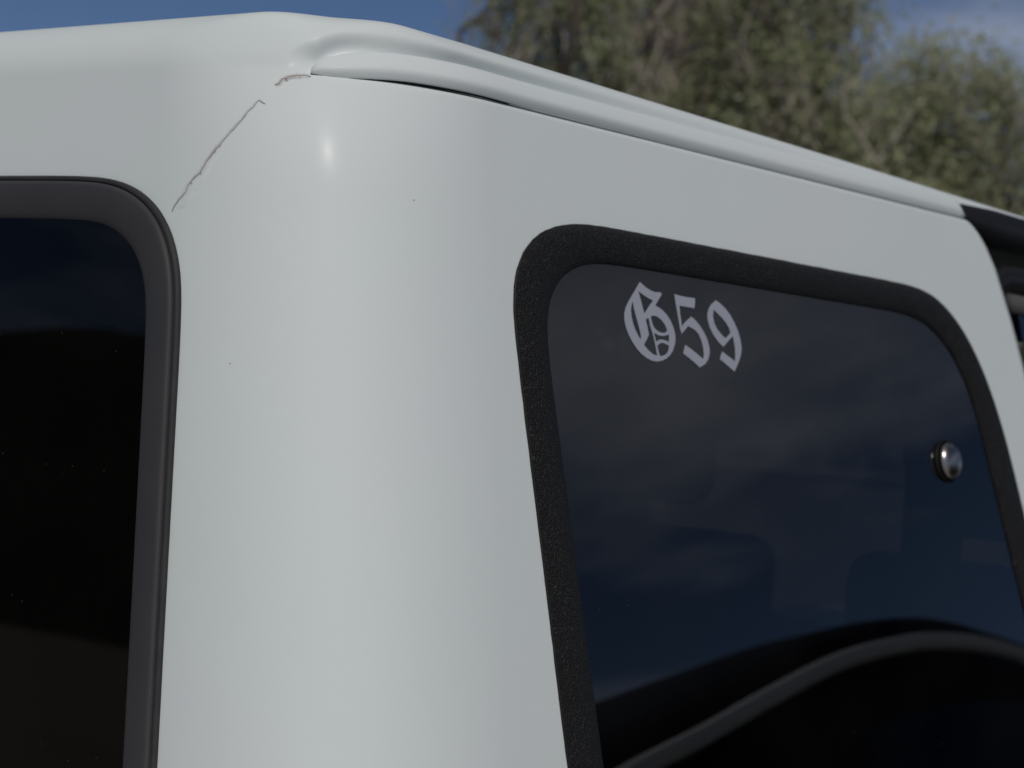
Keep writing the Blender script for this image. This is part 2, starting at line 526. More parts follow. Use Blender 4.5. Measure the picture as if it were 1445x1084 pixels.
F0 = 0.44                      # where on the corner the drip rail starts
def _rail_len():
    n = 240
    tab, prev, acc = [], None, 0.0
    for i in range(n + 1):
        cv = i / n
        x, y, _ = corner_pt(ZR, cv, barrel(ZR, cv * math.pi / 2))
        if prev: acc += math.hypot(x - prev[0], y - prev[1])
        prev = (x, y)
        tab.append(acc)
    return [t - tab[int(F0 * n)] for t in tab]
CORNER_LEN = _rail_len()
def rail_dist(ck, cv, s):
    """distance along the car's outline from the rail's tip (negative before it)"""
    if ck == 'f': return CORNER_LEN[int(round(cv * 240))]
    return CORNER_LEN[-1] + max(0.0, s - LF - (ZR - ZC) * TR)
RAIL_TOTAL = CORNER_LEN[-1] + 1.108 - LF - (ZR - ZC) * TR
def rail_height(d):
    k = max(0.0, min(1.0, d / 0.062))
    h = math.sqrt(max(0.0, 1 - (1 - k) ** 2)) * 0.74 + 0.26
    e = max(0.0, min(1.0, (RAIL_TOTAL - d) / 0.016))
    return h * (math.sqrt(max(0.0, 1 - (1 - e) ** 2)) * 0.8 + 0.2) * lerp(1.0, 0.92, min(1, max(0, d) / RAIL_TOTAL))
def groove(up, d):
    """gutter that wraps round the top and tip of the drip rail, cut inwards"""
    if d >= 0:
        q = max(0.0, up - 0.0235 * rail_height(min(d, RAIL_TOTAL - 0.02)))
    else:
        q = math.hypot(d * 0.85, max(0.0, up - 0.009))
    deep = lerp(0.0185, 0.0120, smoothstep(0.06, 0.5, d))
    foot = lerp(0.003, 0.016, 1 - smoothstep(-0.014, 0.004, d))
    return deep * smoothstep(-0.0025, foot, up) * (1 - smoothstep(0.0, 0.0200, q))

def shell_pt(col, row):
    ck, cv = col; rk, rv = row
    if rk == 'z':
        z = rv; inw = 0.0; up = z - ZR
    # corner angle decides how the two tilts blend
    ang = 0.0 if ck == 'r' else (cv if ck == 'f' else 1.0)
    tilt = lerp(TR, T, ang)
    if ck == 's':
        hz = (min(rv, ZR) - ZC) / CT if rk == 'z' else 0.2722
        e = s_end(hz)
    zbase = rv if rk == 'z' else ZR
    xr, ys = (zbase - ZC) * TR, (zbase - ZC) * T
    if ck == 's':
        s = lerp(xr + LF, e, cv)
    elif ck == 'x':
        s = lerp(END[0][1], ROOF_FRONT, cv)
    else:
        s = 0.0
    rt = roof_rt(s)
    if rk == 'a':
        inw, up = arc(rv, rt, tilt)
        z = ZR + up
    elif rk == 'r':
        inw, up = ROOF_IN + rv, rt + rv * 0.05
        z = ZR + up
    if ck != 'r' and (rk == 'a' or (rk == 'z' and up > -0.004)):
        inw += groove(up, rail_dist(ck, cv, s))
    if ck == 'r':
        y = lerp(W / 2, ys + LF, cv)
        return Vector((xr + inw, y, z))
    if ck == 'f':
        a = cv * math.pi / 2
        inw += barrel(z, a)
        x, y, _ = corner_pt(zbase, cv, inw)
        return Vector((x, y, z))
    return Vector((s, ys + inw, z))

bm = bmesh.new()
grid = [[None] * len(rows) for _ in cols]
gridm = [[None] * len(rows) for _ in cols]
for i, c in enumerate(cols):
    for j, r in enumerate(rows):
        if c[0] == 'x' and j < FIRST_ROOF: continue
        p = shell_pt(c, r)
        grid[i][j] = bm.verts.new(p)
        gridm[i][j] = grid[i][j] if i == 0 else bm.verts.new((p.x, W - p.y, p.z))
for i in range(len(cols) - 1):
    for j in range(len(rows) - 1):
        q = (grid[i][j], grid[i + 1][j], grid[i + 1][j + 1], grid[i][j + 1])
        if None in q: continue
        ctr = sum((v.co for v in q), Vector()) / 4
        k = cols[i][0]
        if k in 'sf' and ctr.y < 0.11 and ctr.x > 0.2 and rows[j][0] == 'z':
            if inside(SIDE_MID, ctr.x, (ctr.z - ZC) / CT): continue
        if k == 'r' and rows[j][0] == 'z':
            if inside(REAR_MID, ctr.y, (ctr.z - ZC) / CR): continue
        bm.faces.new(q)
        bm.faces.new((gridm[i][j + 1], gridm[i + 1][j + 1], gridm[i + 1][j], gridm[i][j]))
top = [grid[i][-1] for i in range(len(cols))]
topm = [gridm[i][-1] for i in range(1, len(cols))]
bm.faces.new(top + topm[::-1])
loose = [v for v in bm.verts if not v.link_faces]
bmesh.ops.delete(bm, geom=loose, context='VERTS')
bm.normal_update()
BVH = BVHTree.FromBMesh(bm)
shell = put('hardtop', bm, ['paint', 'lining'], car)
md = shell.modifiers.new('thickness', 'SOLIDIFY')
md.thickness = 0.005
md.offset = -1
md.material_offset = 1
md.material_offset_rim = 0

# ---- drip rail, swept round the corner and along the side
def gap(d):
    """open joint between rail and panel along the rail"""
    g = 0.0004 + 0.0024 * (1 - smoothstep(0.0, 0.022, d)) + 0.0006 * smoothstep(0.035, 0.11, d)
    return g * (1 - smoothstep(0.13, 0.245, d)) + 0.00005
def rail_path(n_f=22, n_s=110):
    z = ZR
    xr, ys = (z - ZC) * TR, (z - ZC) * T
    out = []
    for i in range(n_f + 1):
        a = lerp(F0, 1.0, i / n_f) * math.pi / 2
        x, y, n = corner_pt(z, a / (math.pi / 2), barrel(z, a))
        out.append((Vector((x, y, z)), n))
    for i in range(1, n_s + 1):
        out.append((Vector((lerp(xr + LF, 1.108, i / n_s), ys, z)), Vector((0, -1, 0))))
    return out
RAIL = [(-0.014, 0.0030), (-0.006, 0.0012), (0.0003, 0.0010), (0.0022, 0.0028), (0.0046, 0.0066), (0.0060, 0.0096), (0.0056, 0.0125), (0.0030, 0.0180),
        (0.0002, 0.0225), (-0.0018, 0.0252), (-0.0042, 0.0262), (-0.0070, 0.0250), (-0.0100, 0.0200), (-0.0125, 0.0120)]
bm = bmesh.new()
path = rail_path()
dist = [0.0]
for (a, _), (b, _) in zip(path, path[1:]):
    dist.append(dist[-1] + (b - a).length)
total = dist[-1]
rings = []
for (p, n), d in zip(path, dist):
    hk = rail_height(d)
    ok = min(1.0, d / 0.02) ** 0.5 * 0.8 + 0.2
    rings.append([bm.verts.new(p + n * (o * ok * lerp(1.0, 0.6, smoothstep(0.1, 0.9, d)) if o > 0 else o) + Vector((0, 0, u * hk + gap(d) - 0.0014 - 0.0040 * (1 - smoothstep(0.0, 0.09, d)))) - n * (max(0, u) * hk * 0.16)) for o, u in RAIL])
for a, b in zip(rings, rings[1:]):
    for k in range(len(RAIL)):
        k2 = (k + 1) % len(RAIL)
        bm.faces.new((a[k], b[k], b[k2], a[k2]))
bm.faces.new(rings[0]); bm.faces.new(rings[-1][::-1])
bmesh.ops.recalc_face_normals(bm, faces=bm.faces)
rail = put('drip_rail', bm, 'paint', car)

# black strip painted as the shadow gap under the rail, thinning towards the front
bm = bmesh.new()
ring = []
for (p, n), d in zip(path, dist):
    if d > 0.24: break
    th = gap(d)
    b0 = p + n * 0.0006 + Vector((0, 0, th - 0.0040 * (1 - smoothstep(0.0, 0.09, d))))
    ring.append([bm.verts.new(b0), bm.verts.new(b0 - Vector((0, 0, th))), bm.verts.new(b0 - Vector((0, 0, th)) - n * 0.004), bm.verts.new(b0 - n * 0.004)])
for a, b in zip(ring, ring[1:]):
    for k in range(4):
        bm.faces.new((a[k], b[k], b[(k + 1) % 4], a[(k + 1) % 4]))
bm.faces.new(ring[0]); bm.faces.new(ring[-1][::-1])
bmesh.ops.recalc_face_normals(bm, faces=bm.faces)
put('gap_shade_strip', bm, 'gap_shade', rail, smooth=False)

# ---- cracked filler at the corner
GLYPH_G = [[(0.42854, 0.12552), (0.43368, 0.12299), (0.43918, 0.12048), (0.44568, 0.11877), (0.45234, 0.11787), (0.45932, 0.11862), (0.46308, 0.11744), (0.45937, 0.11373), (0.45433, 0.1092), (0.44987, 0.10494), (0.4551, 0.10347), (0.46158, 0.10119), (0.4678, 0.09714), (0.47299, 0.09196), (0.47634, 0.08611), (0.47829, 0.08013), (0.47821, 0.0745), (0.47602, 0.06873), (0.47207, 0.06284), (0.46639, 0.05787), (0.45975, 0.05417), (0.4516, 0.05149), (0.44374, 0.05025), (0.43533, 0.05048), (0.42728, 0.05263), (0.41949, 0.05607), (0.4128, 0.06086), (0.40711, 0.0666), (0.40239, 0.07319), (0.39936, 0.07989), (0.39831, 0.08675), (0.39927, 0.09279), (0.40239, 0.09903), (0.40745, 0.10497), (0.41329, 0.1105), (0.42056, 0.1175)], [(0.42455, 0.11637), (0.43133, 0.11368), (0.43935, 0.11119), (0.44752, 0.1093), (0.4407, 0.10392), (0.43087, 0.0953), (0.42917, 0.10038), (0.42709, 0.10825)], [(0.41382, 0.10554), (0.41512, 0.09915), (0.41736, 0.09134), (0.41977, 0.08354), (0.42166, 0.07669), (0.42253, 0.07276), (0.42128, 0.06917), (0.41797, 0.07241), (0.41416, 0.07759), (0.41118, 0.08384), (0.40963, 0.09069), (0.40959, 0.09667), (0.41149, 0.10233)], [(0.43198, 0.08976), (0.43703, 0.0918), (0.43846, 0.08506), (0.44141, 0.07724), (0.4435, 0.06934), (0.4449, 0.0624), (0.44583, 0.05572), (0.43889, 0.05674), (0.43183, 0.05995), (0.4251, 0.06496), (0.43008, 0.06983), (0.43488, 0.07552), (0.43377, 0.08217)], [(0.44071, 0.09362), (0.44599, 0.09478), (0.45183, 0.09406), (0.45821, 0.09124), (0.46345, 0.08659), (0.46652, 0.08226), (0.4635, 0.07968), (0.45784, 0.07873), (0.45113, 0.07952), (0.4456, 0.08211), (0.44275, 0.08541), (0.44127, 0.08983)], [(0.44355, 0.07791), (0.4489, 0.07631), (0.45563, 0.07572), (0.46178, 0.0766), (0.46806, 0.07811), (0.46793, 0.07423), (0.46724, 0.07011), (0.46266, 0.07159), (0.45678, 0.07237), (0.45155, 0.07177), (0.44573, 0.06951), (0.44469, 0.07346)], [(0.44678, 0.06556), (0.45094, 0.06808), (0.45627, 0.06929), (0.4621, 0.0682), (0.46655, 0.06701), (0.4656, 0.06339), (0.46238, 0.05961), (0.45679, 0.05699), (0.44974, 0.05569), (0.44818, 0.05961)]]
GLYPH_5 = [[(0.4845, 0.11893), (0.49579, 0.11811), (0.50816, 0.11791), (0.51857, 0.11813), (0.51775, 0.11337), (0.5157, 0.10777), (0.50827, 0.10816), (0.49938, 0.1081), (0.4906, 0.10835), (0.49034, 0.10061), (0.49106, 0.09346), (0.49115, 0.08781), (0.49857, 0.09306), (0.50902, 0.0991), (0.51594, 0.09574), (0.52309, 0.0904), (0.52921, 0.08412), (0.53341, 0.07715), (0.53523, 0.06999), (0.53485, 0.06475), (0.53098, 0.05824), (0.52466, 0.05315), (0.51499, 0.0492), (0.50601, 0.05396), (0.49695, 0.05796), (0.48908, 0.0613), (0.49424, 0.06987), (0.50287, 0.0666), (0.51281, 0.06236), (0.52275, 0.05768), (0.52477, 0.06196), (0.52496, 0.0682), (0.52315, 0.07533), (0.51897, 0.08228), (0.51253, 0.08644), (0.50178, 0.08909), (0.49633, 0.08514), (0.48933, 0.08028), (0.48821, 0.08604), (0.48696, 0.09518), (0.48571, 0.10535)]]
GLYPH_9 = [[(0.55518, 0.11937), (0.56334, 0.1164), (0.57097, 0.1123), (0.57835, 0.10656), (0.58451, 0.0991), (0.58962, 0.09099), (0.59225, 0.08267), (0.59297, 0.07526), (0.5912, 0.06875), (0.58791, 0.06321), (0.58348, 0.05761), (0.5757, 0.04897), (0.56765, 0.05287), (0.55909, 0.05681), (0.5519, 0.05989), (0.5574, 0.06793), (0.56601, 0.06433), (0.57297, 0.06165), (0.57889, 0.05921), (0.58067, 0.06483), (0.58148, 0.0723), (0.58076, 0.07861), (0.57914, 0.08517), (0.57071, 0.07997), (0.56013, 0.07286), (0.55174, 0.07749), (0.54461, 0.08376), (0.53954, 0.09121), (0.53771, 0.09839), (0.5381, 0.10366), (0.54089, 0.10914), (0.54638, 0.11436)], [(0.54916, 0.10934), (0.55513, 0.10669), (0.56271, 0.10259), (0.56929, 0.09784), (0.574, 0.09293), (0.57634, 0.08834), (0.57064, 0.08472), (0.56544, 0.08168), (0.55869, 0.08538), (0.55216, 0.09012), (0.54809, 0.0961), (0.54699, 0.10231)]]
CRACK1 = [(0.0123, 0.2198, 1.6372), (0.0127, 0.2179, 1.6411), (0.0133, 0.2153, 1.6457), (0.014, 0.2109, 1.6503), (0.0147, 0.2066, 1.6549), (0.0152, 0.2057, 1.6588), (0.0159, 0.2033, 1.6633), (0.0167, 0.1999, 1.6673), (0.0176, 0.1947, 1.6706), (0.0189, 0.1913, 1.6771), (0.0203, 0.188, 1.6837), (0.0209, 0.1862, 1.6863), (0.022, 0.1832, 1.6902), (0.0235, 0.1797, 1.6949), (0.0256, 0.1754, 1.7015), (0.0285, 0.1701, 1.7088), (0.0317, 0.1652, 1.7162), (0.0343, 0.1623, 1.7223), (0.0363, 0.1602, 1.7264), (0.0381, 0.1579, 1.7292), (0.0398, 0.1565, 1.7326), (0.0413, 0.1553, 1.7353), (0.0421, 0.1527, 1.7341), (0.0433, 0.1492, 1.7326)]
CRACK2 = [(0.0511, 0.1475, 1.7501), (0.053, 0.145, 1.751), (0.0548, 0.1446, 1.7545), (0.0582, 0.1411, 1.7568), (0.0625, 0.1366, 1.7591), (0.0674, 0.1309, 1.76), (0.071, 0.1263, 1.7594)]

def on_shell(p, out=0.0):
    loc, nor, _, _ = BVH.find_nearest(p)
    if nor.x > 0 and nor.y > 0: nor = -nor
    if nor.dot(Vector((-1, -0.6, 0))) < 0: nor = -nor
    return loc + nor * out, nor
def densify(pl, step, jit, rnd):
    out = []
    for (a, b) in zip(pl, pl[1:]):
        L = (Vector(b) - Vector(a)).length
        n = max(1, int(L / step))
        for k in range(n):
            t = k / n
            out.append(tuple(lerp(a[q], b[q], t) + (rnd.uniform(-jit, jit) if q else 0) for q in range(3)))
    out.append(pl[-1])
    return out
def ribbon(bm, pl, left, right, height, bulge=0.0):
    """strip lying on the shell; pl = (y, z) on the rear face; left/right widths as functions of 0..1; height proud"""
    P = []
    for q in pl:
        P.append(on_shell(Vector(q))[0])
    prev = None
    n = len(P)
    first = last = None
    for i, p in enumerate(P):
        t = (P[min(i + 1, n - 1)] - P[max(i - 1, 0)]).normalized()
        nor = on_shell(p)[1]
        sd_ = t.cross(nor).normalized()
        f = i / (n - 1)
        a, b = left(f), right(f)
        pa, pb = p + sd_ * a, p - sd_ * b
        pa, na = on_shell(pa); pb, nb = on_shell(pb)
        pm = (pa + pb) / 2
        pm, nm = on_shell(pm)
        nn_ = nm
        qa, qb = on_shell(pa * 0.6 + pm * 0.4)[0], on_shell(pb * 0.6 + pm * 0.4)[0]
        fl = height if height > 0.0005 else height * min(1.0, 6 * f, 6 * (1 - f)) - 0.00005
        cur = [bm.verts.new(pa - na * 0.0001), bm.verts.new(qa + nn_ * fl), bm.verts.new(pm + nn_ * (fl + bulge)), bm.verts.new(qb + nn_ * fl), bm.verts.new(pb - nb * 0.0001)]
        if prev:
            for k in range(4):
                bm.faces.new((prev[k], cur[k], cur[k + 1], prev[k + 1]))
        prev = cur
rnd = random.Random(11)
c1 = densify(CRACK1, 0.0022, 0.0003, rnd)
c2 = densify(CRACK2, 0.0022, 0.0003, rnd)
bm = bmesh.new()
wob = [rnd.uniform(0.8, 1.2) for _ in range(400)]
ribbon(bm, c1, lambda f: (0.0012 + 0.0008 * (1 - f)) * wob[int(f * 60)], lambda f: (0.0026 + 0.0008 * (1 - f)) * wob[int(f * 60)], 0.00022, 0.00006)
ribbon(bm, c2, lambda f: 0.0030 * wob[int(f * 40) + 200], lambda f: 0.0026 * wob[int(f * 40) + 120], 0.00035, 0.0002)
bmesh.ops.recalc_face_normals(bm, faces=bm.faces)
filler = put('body_filler', bm, 'filler', shell, label='cracked dirty filler strip across the corner of the hardtop')
bm = bmesh.new()
cvar = lambda f: max(0.12, 0.75 + 0.9 * math.sin(f * 23 + 1.0) * math.sin(f * 9.3 + 0.4) + (0.5 if f < 0.3 else 0.0))
w2 = [max(0.12, rnd.gauss(0.65, 0.6)) for _ in range(400)]
ribbon(bm, c1, lambda f: 0.00018 * w2[int(f * 160)] * cvar(f), lambda f: 0.00018 * w2[int(f * 170) + 100] * cvar(f), 0.0008)
ribbon(bm, c2, lambda f: 0.00026 * w2[int(f * 80) + 30], lambda f: 0.00026 * w2[int(f * 70) + 240], 0.0009)
# little side cracks
for _ in range(4):
    i = rnd.randrange(4, len(c1) - 4)
    x, y, z = c1[i]
    dy, dz = rnd.uniform(-0.0035, -0.0008), rnd.uniform(-0.003, 0.0006)
    ribbon(bm, [(x, y, z), (x, y + dy * 0.5, z + dz * 0.4), (x, y + dy, z + dz)], lambda f: 0.00018 * (1.1 - f), lambda f: 0.00018 * (1.1 - f), 0.0009)
for _ in range(4):
    i = rnd.randrange(1, len(c2) - 2)
    x, y, z = c2[i]
    ribbon(bm, [(x, y, z), (x, y + rnd.uniform(-0.001, 0.002), z - 0.0016), (x, y + rnd.uniform(-0.001, 0.003), z - 0.003)], lambda f: 0.0002 * (1.1 - f), lambda f: 0.0002 * (1.1 - f), 0.0009)
bmesh.ops.recalc_face_normals(bm, faces=bm.faces)
put('crack', bm, 'crack', shell, smooth=False)
bm = bmesh.new()
ribbon(bm, c1[:int(len(c1) * 0.78)], lambda f: 0.0125 * (1 - f) ** 0.8 * smoothstep(-0.02, 0.12, f) + 0.0006, lambda f: -0.0008, 0.00050, 0.00012)
bmesh.ops.recalc_face_normals(bm, faces=bm.faces)
put('paint_blister', bm, 'paint', shell, label='lifted paint along the lower part of the crack')

# ---- window glass, seals
def loft_seal(outer, inner, prof, fpt, wav=0.0, seed=1):
    """prof: list of (p across 0..1, out)"""
    rnd = random.Random(seed)
    bm = bmesh.new()
    rings = []
    for (a, b) in zip(outer, inner):
        j = rnd.uniform(-wav, wav)
        r = []
        for p, o in prof:
            pp = p + (j if p < 0.02 else 0)
            r.append(bm.verts.new(fpt(lerp(a[0], b[0], pp), lerp(a[1], b[1], pp), o)))
        rings.append(r)
    n = len(rings)
    for i in range(n):
        a, b = rings[i], rings[(i + 1) % n]
        for k in range(len(prof) - 1):
            bm.faces.new((a[k], b[k], b[k + 1], a[k + 1]))
    return bm
def pane(contour_pts, fpt, out, th):
    bm = bmesh.new()
    f = [bm.verts.new(fpt(x, y, out)) for x, y in contour_pts]
    bk = [bm.verts.new(fpt(x, y, out - th)) for x, y in contour_pts]
    bm.faces.new(f); bm.faces.new(bk[::-1])
    n = len(f)
    for i in range(n):
        bm.faces.new((f[i], bk[i], bk[(i + 1) % n], f[(i + 1) % n]))
    bmesh.ops.recalc_face_normals(bm, faces=bm.faces)
    return bm
def grow(outer, inner, p):
    return [(lerp(a[0], b[0], p), lerp(a[1], b[1], p)) for a, b in zip(outer, inner)]

SEAL_SIDE = [(0.0, -0.001), (0.0, 0.0022), (0.05, 0.0040), (0.16, 0.0060), (0.32, 0.0072), (0.50, 0.0070), (0.68, 0.0056), (0.84, 0.0034), (0.95, 0.0012), (1.0, -0.0012), (1.0, -0.005)]
LIP_SIDE = [(-0.022, -0.0015), (-0.022, 0.0012), (-0.012, 0.0020), (0.03, 0.0024), (0.03, -0.001)]
SEAL_REAR = [(0.13, -0.001), (0.13, 0.0050), (0.17, 0.0068), (0.24, 0.0074), (0.45, 0.0070), (0.65, 0.0056), (0.82, 0.0034), (0.94, 0.0010), (1.0, -0.0014), (1.0, -0.005)]
LIP_REAR = [(-0.01, -0.001), (-0.01, 0.0022), (0.03, 0.0040), (0.09, 0.0046), (0.115, 0.0036), (0.13, 0.0014)]

def side_left(s, h, out=0.0):
    p = side_pt(s, h, out)
    return Vector((p.x, W - p.y, p.z))
for fpt in (side_pt, side_left):
    g = put('side_window', pane(grow(SIDE_OUT, SIDE_IN, 0.9), fpt, -0.0018, 0.004), 'glass_side', car, smooth=False)
    bm = loft_seal(SIDE_OUT, SIDE_IN, SEAL_SIDE, fpt)
    bmesh.ops.recalc_face_normals(bm, faces=bm.faces)
    put('window_seal', bm, 'rubber_side', g)
    bm = loft_seal(SIDE_OUT, SIDE_IN, LIP_SIDE, fpt, 0.006, 4)
    bmesh.ops.recalc_face_normals(bm, faces=bm.faces)
    put('seal_lip', bm, 'lip', g)
    # round latch button bolted through the glass
    ks, kh = (0.9965, -0.028)
    nrm = (fpt(ks, kh, 1) - fpt(ks, kh, 0)).normalized()
    bm = bmesh.new()
    add_lathe(bm, [(0, 0.0150), (0.006, 0.0147), (0.012, 0.0136), (0.0172, 0.0112), (0.0205, 0.0080), (0.0216, 0.0055), (0.0212, 0.0040), (0.020, 0.0032), (0.020, 0.0)], fpt(ks, kh, -0.0018), nrm, 40)
    bmesh.ops.recalc_face_normals(bm, faces=bm.faces)
    put('latch_knob', bm, 'chrome', g)
    bm = bmesh.new()
    add_lathe(bm, [(0.0, 0.0034), (0.0232, 0.0034), (0.0243, 0.0022), (0.0243, -0.0004)], fpt(ks, kh, -0.0018), nrm, 40)
    put('knob_gasket', bm, 'lip', g)
g = put('rear_window', pane(grow(REAR_OUT, REAR_IN, 0.9), rear_pt, -0.0018, 0.004), 'glass_rear', car, smooth=False)
bm = loft_seal(REAR_OUT, REAR_IN, SEAL_REAR, rear_pt)
bmesh.ops.recalc_face_normals(bm, faces=bm.faces)
put('window_seal', bm, 'rubber_rear', g, label='weathered charcoal rubber seal of the rear window')
bm = loft_seal(REAR_OUT, REAR_IN, LIP_REAR, rear_pt, 0.0012, 9)
bmesh.ops.recalc_face_normals(bm, faces=bm.faces)
put('seal_lip', bm, 'lip_worn', g)

# ---- the G59 decal on the side glass
decal = bpy.data.objects.new('window_decal', None)
COL.objects.link(decal)
decal.parent = car
decal.location = side_pt(0.51, 0.085, 0) - Vector(car.location)
decal['label'] = 'silver blackletter G59 sticker on the side glass'
def glyph(name, loops, smooth_closed=True):
    cu = bpy.data.curves.new(name, 'CURVE')
    cu.dimensions = '2D'
    cu.fill_mode = 'BOTH'
    cu.extrude = 0.00025
    for lp in loops:
        sp = cu.splines.new('POLY')
        sp.points.add(len(lp) - 1)
        for pt, (s, h) in zip(sp.points, lp):
            pt.co = (s - 0.51, h - 0.085, 0, 1)
        sp.use_cyclic_u = True
    tmp = bpy.data.objects.new(name, cu)
    COL.objects.link(tmp)
    dg = bpy.context.evaluated_depsgraph_get()
    me = bpy.data.meshes.new_from_object(tmp.evaluated_get(dg))
    bpy.data.objects.remove(tmp)
    bpy.data.curves.remove(cu)
    base = world_loc(decal)
    ex, ey, ez = Vector((1, 0, 0)), Vector((0, ST, CT)), Vector((0, -CT, ST))
    for v in me.vertices:
        q = v.co.copy()
        v.co = ex * q.x + ey * q.y + ez * (q.z - 0.0018 + 0.0003)
    me.materials.clear()
    me.materials.append(M['silver'])
    o = bpy.data.objects.new(name, me)
    COL.objects.link(o)
    o.parent = decal
    return o
glyph('letter', GLYPH_G)['label'] = 'blackletter capital G'
glyph('digit', GLYPH_5)['label'] = 'blackletter digit 5'
glyph('digit', GLYPH_9)['label'] = 'blackletter digit 9'

# ---- door opening: weatherstrip under the roof, door frame, door glass
for sgn in (0, 1):
    def P(x, y, z):
        return Vector((x, W - y if sgn else y, z))
    bm = bmesh.new()
    pts = [P(1.092, 0.081, 1.7745), P(1.12, 0.077, 1.769), P(1.20, 0.074, 1.762), P(1.5, 0.074, 1.757), P(2.0, 0.074, 1.750), P(2.5, 0.074, 1.735)]
    add_tube(bm, pts, [0.004, 0.015, 0.0235, 0.024, 0.024, 0.024], 16)
    bmesh.ops.recalc_face_normals(bm, faces=bm.faces)
    put('weatherstrip', bm, 'weather', car)
    door = bmesh.new()
    # lower door skin
    vs = []
    for x, z in ((1.42, 0.62), (1.415, 1.05), (2.62, 1.05), (2.62, 0.62)):
        vs.append((x, z))
    f = [door.verts.new(P(x, -0.10 if z > 1 else -0.13, z)) for x, z in vs]
    b = [door.verts.new(P(x, -0.05, z)) for x, z in vs]
    door.faces.new(f); door.faces.new(b[::-1])
    for i in range(4):
        door.faces.new((f[i], b[i], b[(i + 1) % 4], f[(i + 1) % 4]))
    bmesh.ops.recalc_face_normals(door, faces=door.faces)
    d = put('door', door, 'paint', car, smooth=False)
    bm = bmesh.new()
    loop = [P(1.375, -0.055, 1.05), P(1.295, -0.025, 1.25), P(1.212, 0.034, 1.50), P(1.180, 0.062, 1.64), P(1.182, 0.066, 1.680), P(1.215, 0.060, 1.701), P(1.30, 0.052, 1.702), P(1.5, 0.050, 1.699), P(2.0, 0.050, 1.694), P(2.30, 0.056, 1.68), P(2.50, 0.0, 1.42), P(2.62, -0.085, 1.05)]
    add_tube(bm, loop, 0.0185, 12)
    bmesh.ops.recalc_face_normals(bm, faces=bm.faces)
    put('door_frame', bm, 'black_plastic', d)
    bm = bmesh.new()
    gl = [P(1.425, -0.085, 1.05), P(1.345, -0.055, 1.25), P(1.262, 0.010, 1.50), P(1.235, 0.040, 1.66), P(1.275, 0.054, 1.71), P(2.30, 0.054, 1.68), P(2.50, 0.0, 1.42), P(2.62, -0.085, 1.05)]
    gf = [bm.verts.new(p) for p in gl]
    bm.faces.new(gf)
    bmesh.ops.triangulate(bm, faces=bm.faces)
    put('door_glass', bm, 'glass_side', d, smooth=False)
    bm = bmesh.new()
    add_tube(bm, [P(1.22, 0.046, 1.671), P(1.5, 0.040, 1.668), P(2.0, 0.040, 1.660), P(2.27, 0.040, 1.64)], 0.0125, 10)
    put('glass_run', bm, 'grey_felt', d)
    bm = bmesh.new()
    add_box(bm, tuple(map(min, P(1.50, -0.150, 0.93), P(1.64, -0.118, 0.965))), tuple(map(max, P(1.50, -0.150, 0.93), P(1.64, -0.118, 0.965))), 0.006)
    put('door_handle', bm, 'black_plastic', d)

# ---- lower body, hood, windscreen, wheels
bm = bmesh.new()
prof = [(-0.055, 1.02), (-0.085, 0.99), (-0.10, 0.90), (-0.10, 0.62), (-0.06, 0.55)]
for x0, x1 in ((-0.06, 1.40),):
    pass
def slab(bm, x0, x1, ylo, yhi, z0, z1, bev):
    add_box(bm, (x0, ylo, z0), (x1, yhi, z1), bev)
slab(bm, -0.09, 1.40, -0.165, W + 0.165, 0.74, 0.898, 0.03)
slab(bm, -0.085, 0.16, -0.163, W + 0.163, 0.52, 0.75, 0.02)
slab(bm, 1.0, 1.405, -0.163, W + 0.163, 0.52, 0.75, 0.02)
slab(bm, 1.40, 2.62, -0.04, W + 0.04, 0.50, 0.62, 0.02)
slab(bm, 2.625, 3.72, 0.10, W - 0.10, 0.72, 1.08, 0.06)
slab(bm, 2.63, 2.95, -0.09, W + 0.09, 0.60, 1.03, 0.03)
put('body_tub', bm, 'paint', car, smooth=False)
for yy in ((-0.20, 0.08), (W - 0.08, W + 0.20)):
    for cx in (0.58, 3.25):
        bm = bmesh.new()
        prev = None
        for i in range(17):
            a = math.pi * i / 16
            c_, s_ = math.cos(a), math.sin(a)
            cur = [bm.verts.new((cx - r * c_, yv, 0.40 + r * s_)) for yv in yy for r in (0.46, 0.50)]
            if prev:
                for q in ((0, 1), (1, 3), (3, 2), (2, 0)):
                    bm.faces.new((prev[q[0]], prev[q[1]], cur[q[1]], cur[q[0]]))
            prev = cur
        bmesh.ops.recalc_face_normals(bm, faces=bm.faces)
        put('fender_flare', bm, 'black_plastic', car)
bm = bmesh.new()
fr = [Vector((2.64, -0.02, 1.06)), Vector((2.54, 0.06, 1.40)), Vector((2.45, 0.105, 1.70)), Vector((2.44, 0.14, 1.745)), Vector((2.43, W - 0.14, 1.745)), Vector((2.45, W - 0.105, 1.70)), Vector((2.54, W - 0.06, 1.40)), Vector((2.64, W + 0.02, 1.06))]
add_tube(bm, fr, 0.032, 10)
put('windscreen_frame', bm, 'paint', car)
bm = bmesh.new()
bm.faces.new([bm.verts.new(p) for p in (fr[0], fr[2], fr[5], fr[7])])
put('windscreen', bm, 'glass_clear', car, smooth=False)
bm = bmesh.new()
add_box(bm, (2.35, 0.0, 0.85), (2.63, W, 1.10), 0.03)
put('dashboard', bm, 'black_plastic', car, smooth=False)
bm = bmesh.new()
add_box(bm, (0.02, 0.02, 0.66), (2.6, W - 0.02, 0.70))
put('floor_pan', bm, 'seat', car, smooth=False)
